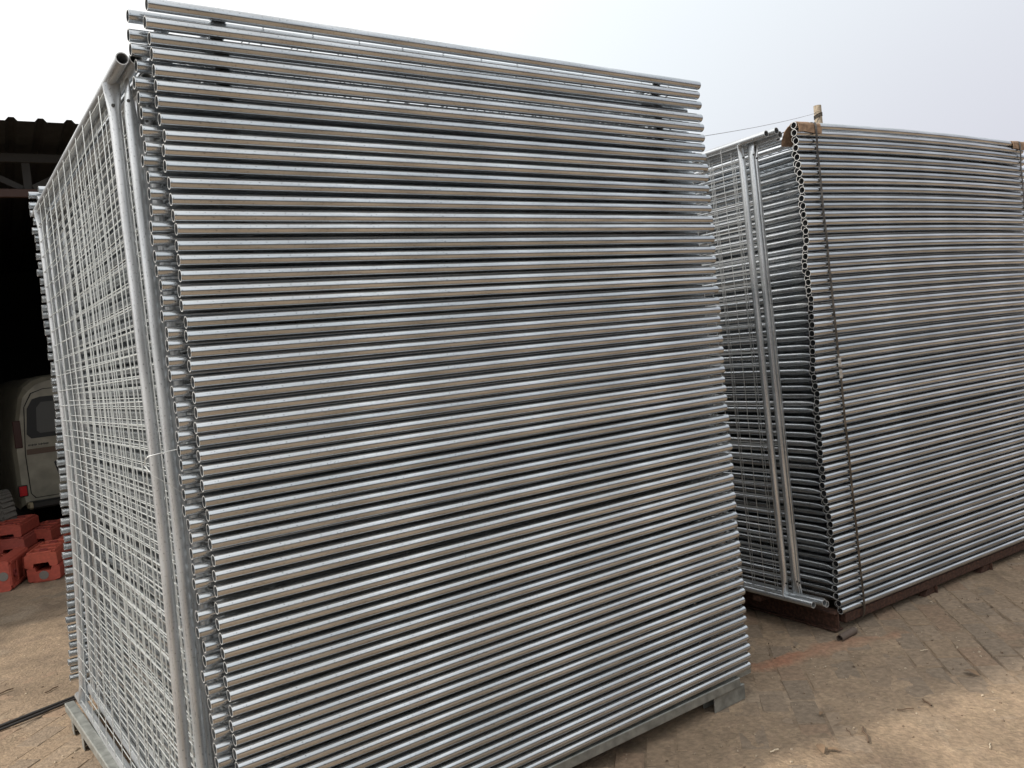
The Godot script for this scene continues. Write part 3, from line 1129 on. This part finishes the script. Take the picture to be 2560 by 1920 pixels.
	for x in [0.12, 1.56]:
		for z in [-0.85, -3.1]:
			s = Shape.new()
			s.tube(Vector3(x - 0.09, 0.29, z), Vector3(x + 0.09, 0.29, z), [[0.0, 0.26, 0.26], [0.02, 0.29, 0.29], [0.16, 0.29, 0.29], [0.18, 0.26, 0.26]], Vector3.UP, 28, 0.0)
			var wh := part("wheel", s.mesh(), rubber, o)
			s = Shape.new()
			s.rod(Vector3(x - 0.094, 0.29, z), Vector3(x + 0.094, 0.29, z), 0.17, 24)
			part("rim", s.mesh(), plain(lin(0.3, 0.3, 0.3), 0.5, 0.6), wh)


func old_tyre() -> void:
	var o := thing("old_tyre", "worn lug-tread tyre standing beside the minivan behind the red blocks", "tyre", Vector3(-0.155, 0, -7.35), Basis(Vector3.UP, 0.12))
	var m := plain(lin(0.12, 0.11, 0.095), 0.9, 0.0, grit, 4.0)
	var s := Shape.new()
	s.tube(Vector3(-0.13, 0.32, 0), Vector3(0.13, 0.32, 0), [[0.0, 0.235, 0.235], [0.015, 0.275, 0.275], [0.045, 0.298, 0.298], [0.13, 0.304, 0.304], [0.215, 0.298, 0.298], [0.245, 0.275, 0.275], [0.26, 0.235, 0.235]], Vector3.UP, 36, 0.05)
	part("carcass", s.mesh(), m, o)
	s = Shape.new()
	for k in 34:
		var a := TAU * k / 34.0
		for side in [-1.0, 1.0]:
			var b := Basis(Vector3.RIGHT, -a) * Basis(Vector3.UP, 0.25 * side)
			var r := Basis(Vector3.RIGHT, -a) * Vector3(side * 0.062, 0.305, 0)
			s.box(Vector3(0, 0.32, 0) + r, Vector3(0.115, 0.024, 0.036), b, 0.004)
	part("tread", s.mesh(), m, o)


func red_feet() -> void:
	# hollow plastic fence feet: a block with a notch under each end and pockets in its top
	var mats := []
	for t in [[0.43, 0.076, 0.047], [0.37, 0.072, 0.05], [0.47, 0.092, 0.053]]:
		mats.append(plain(lin(t[0], t[1], t[2]), 0.62, 0.0, seamless(256, 0.03, 81, 0.8, 1.0), 3.0))
	var pale := plain(lin(0.20, 0.18, 0.16), 0.8, 0.0, grit, 9.0)
	var inner := plain(lin(0.22, 0.035, 0.028), 0.8)
	var wide := 0.125
	var body := Shape.new()
	body.prism(PackedVector2Array([Vector2(-wide + 0.01, 0.0), Vector2(-0.065, 0.0), Vector2(-0.055, 0.034), Vector2(0.055, 0.034), Vector2(0.065, 0.0), Vector2(wide - 0.01, 0.0), Vector2(wide, 0.012), Vector2(wide - 0.004, 0.10), Vector2(wide - 0.016, 0.112), Vector2(-wide + 0.016, 0.112), Vector2(-wide + 0.004, 0.10), Vector2(-wide, 0.012)]), Vector3(0, 0, -0.28), Basis.IDENTITY, 0.56)
	var bm := body.mesh()
	var rim := Shape.new()
	for q in [[-0.098, 0.0, 0.026, 0.50], [0.098, 0.0, 0.026, 0.50]]:
		rim.box(Vector3(q[0], 0.117, q[1]), Vector3(q[2], 0.016, q[3]), Basis.IDENTITY, 0.006)
	for q in [[0.252, 0.05], [0.09, 0.045], [-0.09, 0.045], [-0.252, 0.05]]:
		rim.box(Vector3(0, 0.1165, q[0]), Vector3(0.172, 0.015, q[1]), Basis.IDENTITY, 0.006)
	var rm := rim.mesh()
	var socket := Shape.new()
	socket.rod(Vector3(0.0, 0.1125, 0.17), Vector3(0.0, 0.127, 0.17), 0.034, 20, 0.008)
	socket.rod(Vector3(0.0, 0.1125, -0.17), Vector3(0.0, 0.127, -0.17), 0.034, 20, 0.008)
	var sk := socket.mesh()
	var disc := Shape.new()
	disc.rod(Vector3(0, 0.066, 0.28), Vector3(0, 0.066, 0.283), 0.036, 24)
	var dm := disc.mesh()
	var turn := 0.5
	# [x, y, z, turn, roll, sticker, label]
	var set_ := [
		[-0.03, 0.248, -6.95, 0.45, 0.0, 0, "red plastic fence foot topmost in the tall pile, just below the minivan"],
		[-0.02, 0.124, -6.87, 0.45, 0.0, 0, "red plastic fence foot in the middle of the tall pile by the minivan"],
		[-0.01, 0.0, -6.80, 0.45, 0.0, 0, "dusty red fence foot at the bottom of the tall pile by the minivan"],
		[-0.32, 0.248, -6.80, 0.45, 0.0, 0, "red fence foot cut by the picture edge, top of the tyre-side pile"],
		[-0.31, 0.124, -6.74, 0.45, 0.0, 0, "red fence foot cut by the picture edge, middle of the tyre-side pile"],
		[-0.30, 0.0, -6.68, 0.45, 0.0, 0, "red fence foot cut by the picture edge, bottom of the tyre-side pile"],
		[0.24, 0.124, -7.15, 0.5, 0.0, 0, "lone red fence foot below the van bumper, its top pockets showing"],
		[0.24, 0.0, -7.12, 0.5, 0.0, 0, "dark red fence foot under the lone one below the van bumper"],
		[0.125, 0.122, -5.86, 0.42, 0.0, 0, "dusty red fence foot with open pockets, upper of the front pair"],
		[0.135, 0.122, -5.84, 0.42, PI, 1, "upturned red fence foot with a round pale sticker, lower of the front pair"],
		[0.42, 0.0, -6.28, 0.42, 0.0, 0, "red fence foot half hidden behind the front pair and the stacked posts"],
		[0.41, 0.124, -6.30, 0.42, 0.0, 0, "uppermost red fence foot beside the stacked posts, bright orange-red top"],
		[-0.215, 0.125, -5.78, 0.42, -PI / 2.0, 1, "red fence foot tipped on its side with a pale sticker, beside the front pair"],
	]
	for k in set_.size():
		var q: Array = set_[k]
		var b := Basis(Vector3.UP, q[3] * -0.8) * Basis(Vector3(0, 0, 1), q[4])
		var o := thing("fence_foot", q[6], "fence foot", Vector3(q[0], q[1], q[2]), b, "red fence feet piled in front of the minivan")
		var bd := part("block", bm, mats[k % 3], o)
		part("rim", rm, mats[k % 3], bd)
		part("socket", sk, inner, bd)
		if q[5] == 1:
			part("sticker", dm, pale, o)


func cables() -> void:
	var dark := plain(lin(0.025, 0.022, 0.02), 0.6)
	var paths := [
		[Vector3(-2.6, 0.012, -1.95), Vector3(-1.4, 0.012, -2.16), Vector3(-0.70, 0.012, -2.285), Vector3(-0.47, 0.012, -2.33), Vector3(-0.30, 0.016, -2.375), Vector3(-0.15, 0.014, -2.43), Vector3(0.1, 0.012, -2.55), Vector3(0.4, 0.012, -2.8)],
		[Vector3(-2.6, 0.010, -1.86), Vector3(-1.4, 0.010, -2.09), Vector3(-0.70, 0.010, -2.235), Vector3(-0.47, 0.010, -2.29), Vector3(-0.30, 0.012, -2.345), Vector3(-0.16, 0.012, -2.40), Vector3(0.1, 0.010, -2.51), Vector3(0.4, 0.010, -2.74)],
	]
	for k in 2:
		var s := Shape.new()
		s.line(paths[k], [0.0085, 0.0065][k], 10)
		solo("power_cable", s.mesh(), dark, ["thicker black cable running over the bricks to the galvanised pallet corner", "thinner black cable beside the thicker one near the galvanised pallet corner"][k], "cable", Transform3D.IDENTITY, "black cables on the ground")


func litter() -> void:
	# twigs, leaves and chips that can be told apart
	var wood := plain(lin(0.13, 0.085, 0.055), 0.9)
	var pale := plain(lin(0.55, 0.46, 0.34), 0.9)
	var leaf := plain(lin(0.19, 0.125, 0.075), 0.9)
	var sticks := [
		[Vector2(2.154, 0.483), Vector2(2.059, 0.563), 0.0042, 0, "straight brown twig on the dirt, the longest of the litter in front of the stacks"],
		[Vector2(2.105, 0.445), Vector2(2.071, 0.485), 0.0026, 0, "short dark twig next to the longest brown twig"],
		[Vector2(1.77, 0.353), Vector2(1.802, 0.365), 0.0035, 1, "small pale splinter on the dirt near the galvanised pallet foot"],
		[Vector2(2.51, 0.522), Vector2(2.473, 0.576), 0.0045, 0, "thick short brown twig lying at the shadow edge"],
		[Vector2(2.339, 0.856), Vector2(2.296, 0.874), 0.0022, 1, "thin white straw on the sunlit dirt, close to the camera"],
		[Vector2(2.365, 0.497), Vector2(2.41, 0.54), 0.003, 0, "dark stick half buried among crumbs at the shadow edge"],
		[Vector2(2.965, 0.265), Vector2(2.992, 0.285), 0.002, 1, "tiny white straw on the shaded bricks before the rusty pallet"],
		[Vector2(-0.45, -2.85), Vector2(-0.376, -2.868), 0.005, 0, "bent dark twig on the dirt between the shed and the black cables"],
		[Vector2(-0.25, -2.655), Vector2(-0.184, -2.693), 0.004, 0, "dark twig on the dirt near the far corner of the galvanised pallet"],
	]
	for q in sticks:
		var s := Shape.new()
		var a := Vector3(q[0].x, q[2] + 0.004, q[0].y)
		var b := Vector3(q[1].x, q[2] + 0.006, q[1].y)
		var side := (b - a).cross(Vector3.UP) * 0.05
		s.line([a, a.lerp(b, 0.3) + side, a.lerp(b, 0.6) - side * 0.4 + Vector3(0, 0.002, 0), b], q[2] * 0.8, 7)
		solo("twig", s.mesh(), pale if q[3] == 1 else wood, q[4], "twig", Transform3D.IDENTITY, "twigs and straws on the ground")
	var leaves := [
		[Vector3(1.904, 0.012, 0.471), 0.034, 0.9, "curled dry leaf on the dirt in front of the galvanised pallet foot"],
		[Vector3(1.93, 0.008, 0.505), 0.024, 2.1, "smaller flat dry leaf next to the curled one"],
		[Vector3(2.148, 0.007, 0.308), 0.018, 0.3, "tiny curled brown leaf on the shaded bricks"],
		[Vector3(2.866, 0.008, 0.54), 0.036, 1.4, "flat buff leaf at the shadow edge before the rusty pallet"],
	]
	for q in leaves:
		var s := Shape.new()
		var k: float = q[1]
		for j in 6:
			for i in 3:
				var pts := []
				for d in [[0, 0], [1, 0], [1, 1], [0, 1]]:
					var f = (j + d[0]) / 6.0
					var w = ((i + d[1]) / 3.0 - 0.5) * 2.0 * sin(PI * clampf(f, 0.03, 0.97)) * 0.45
					pts.append(Vector3((f - 0.5) * 2.0 * k, k * (0.35 * w * w + 0.25 * sin(f * 3.0) + 0.1 * w * sin(f * 9.0)), w * k))
				var nn: Vector3 = (pts[2] - pts[0]).cross(pts[1] - pts[3])
				nn = nn.normalized() if nn.length() > 1e-9 else Vector3.UP
				if nn.y < 0.0:
					nn = -nn
				s.flat(pts, nn)
				s.flat([pts[0] - nn * 0.0008, pts[1] - nn * 0.0008, pts[2] - nn * 0.0008, pts[3] - nn * 0.0008], -nn)
		solo("dry_leaf", s.mesh(), leaf, q[3], "leaf", Transform3D(Basis(Vector3.UP, q[2]), q[0]), "dry leaves on the ground")
	# loose stones and crumbs nobody could count
	var f := noise(1.3, 131, 3)
	var kinds := [["gravel", plain(lin(0.42, 0.34, 0.25), 0.9), 0], ["dirt_crumbs", plain(lin(0.16, 0.115, 0.08), 0.95), 1]]
	for kd in kinds:
		var sh := Shape.new()
		var lat := [Vector3(0, 1, 0), Vector3(0, -1, 0)]
		for j in 5:
			lat.append(Vector3(cos(j * TAU / 5.0), 0.25 * sin(j * 2.3), sin(j * TAU / 5.0)) * (0.85 + 0.25 * sin(j * 4.1)))
		for j in 5:
			var a: Vector3 = lat[2 + j]
			var b: Vector3 = lat[2 + (j + 1) % 5]
			for pole in 2:
				var p: Vector3 = lat[pole] * 0.7
				sh.flat([a, b, p], ((a + b + p) / 3.0).normalized())
		var spots: Array[Transform3D] = []
		for k in 4200:
			var p := Vector2(rng.randf_range(1.0, 4.8), rng.randf_range(-0.4, 1.7)) if k % 3 else Vector2(rng.randf_range(-1.2, 0.1), rng.randf_range(-4.6, -1.0))
			if f.get_noise_2d(p.x, p.y + kd[2] * 50.0) < rng.randf_range(-0.3, 0.45):
				continue
			var r := 0.0018 + 0.0075 * pow(rng.randf(), 5.0)
			spots.append(Transform3D(Basis.from_euler(Vector3(rng.randf() * 6.0, rng.randf() * 6.0, 0)) * Basis.from_scale(Vector3(r, r * 0.6, r * rng.randf_range(0.6, 1.3))), Vector3(p.x, r * 0.35, p.y)))
		var mm := MultiMesh.new()
		mm.transform_format = MultiMesh.TRANSFORM_3D
		mm.mesh = sh.mesh()
		mm.instance_count = spots.size()
		for k in spots.size():
			mm.set_instance_transform(k, spots[k])
		var mi := MultiMeshInstance3D.new()
		mi.name = kd[0]
		mi.multimesh = mm
		mi.material_override = kd[1]
		mi.set_meta("kind", "stuff")
		mi.set_meta("label", ["scattered small pale stones over the dirt and bricks", "scattered dark crumbs of earth over the dirt and bricks"][kd[2]])
		mi.set_meta("category", ["gravel", "dirt"][kd[2]])
		add_child(mi)
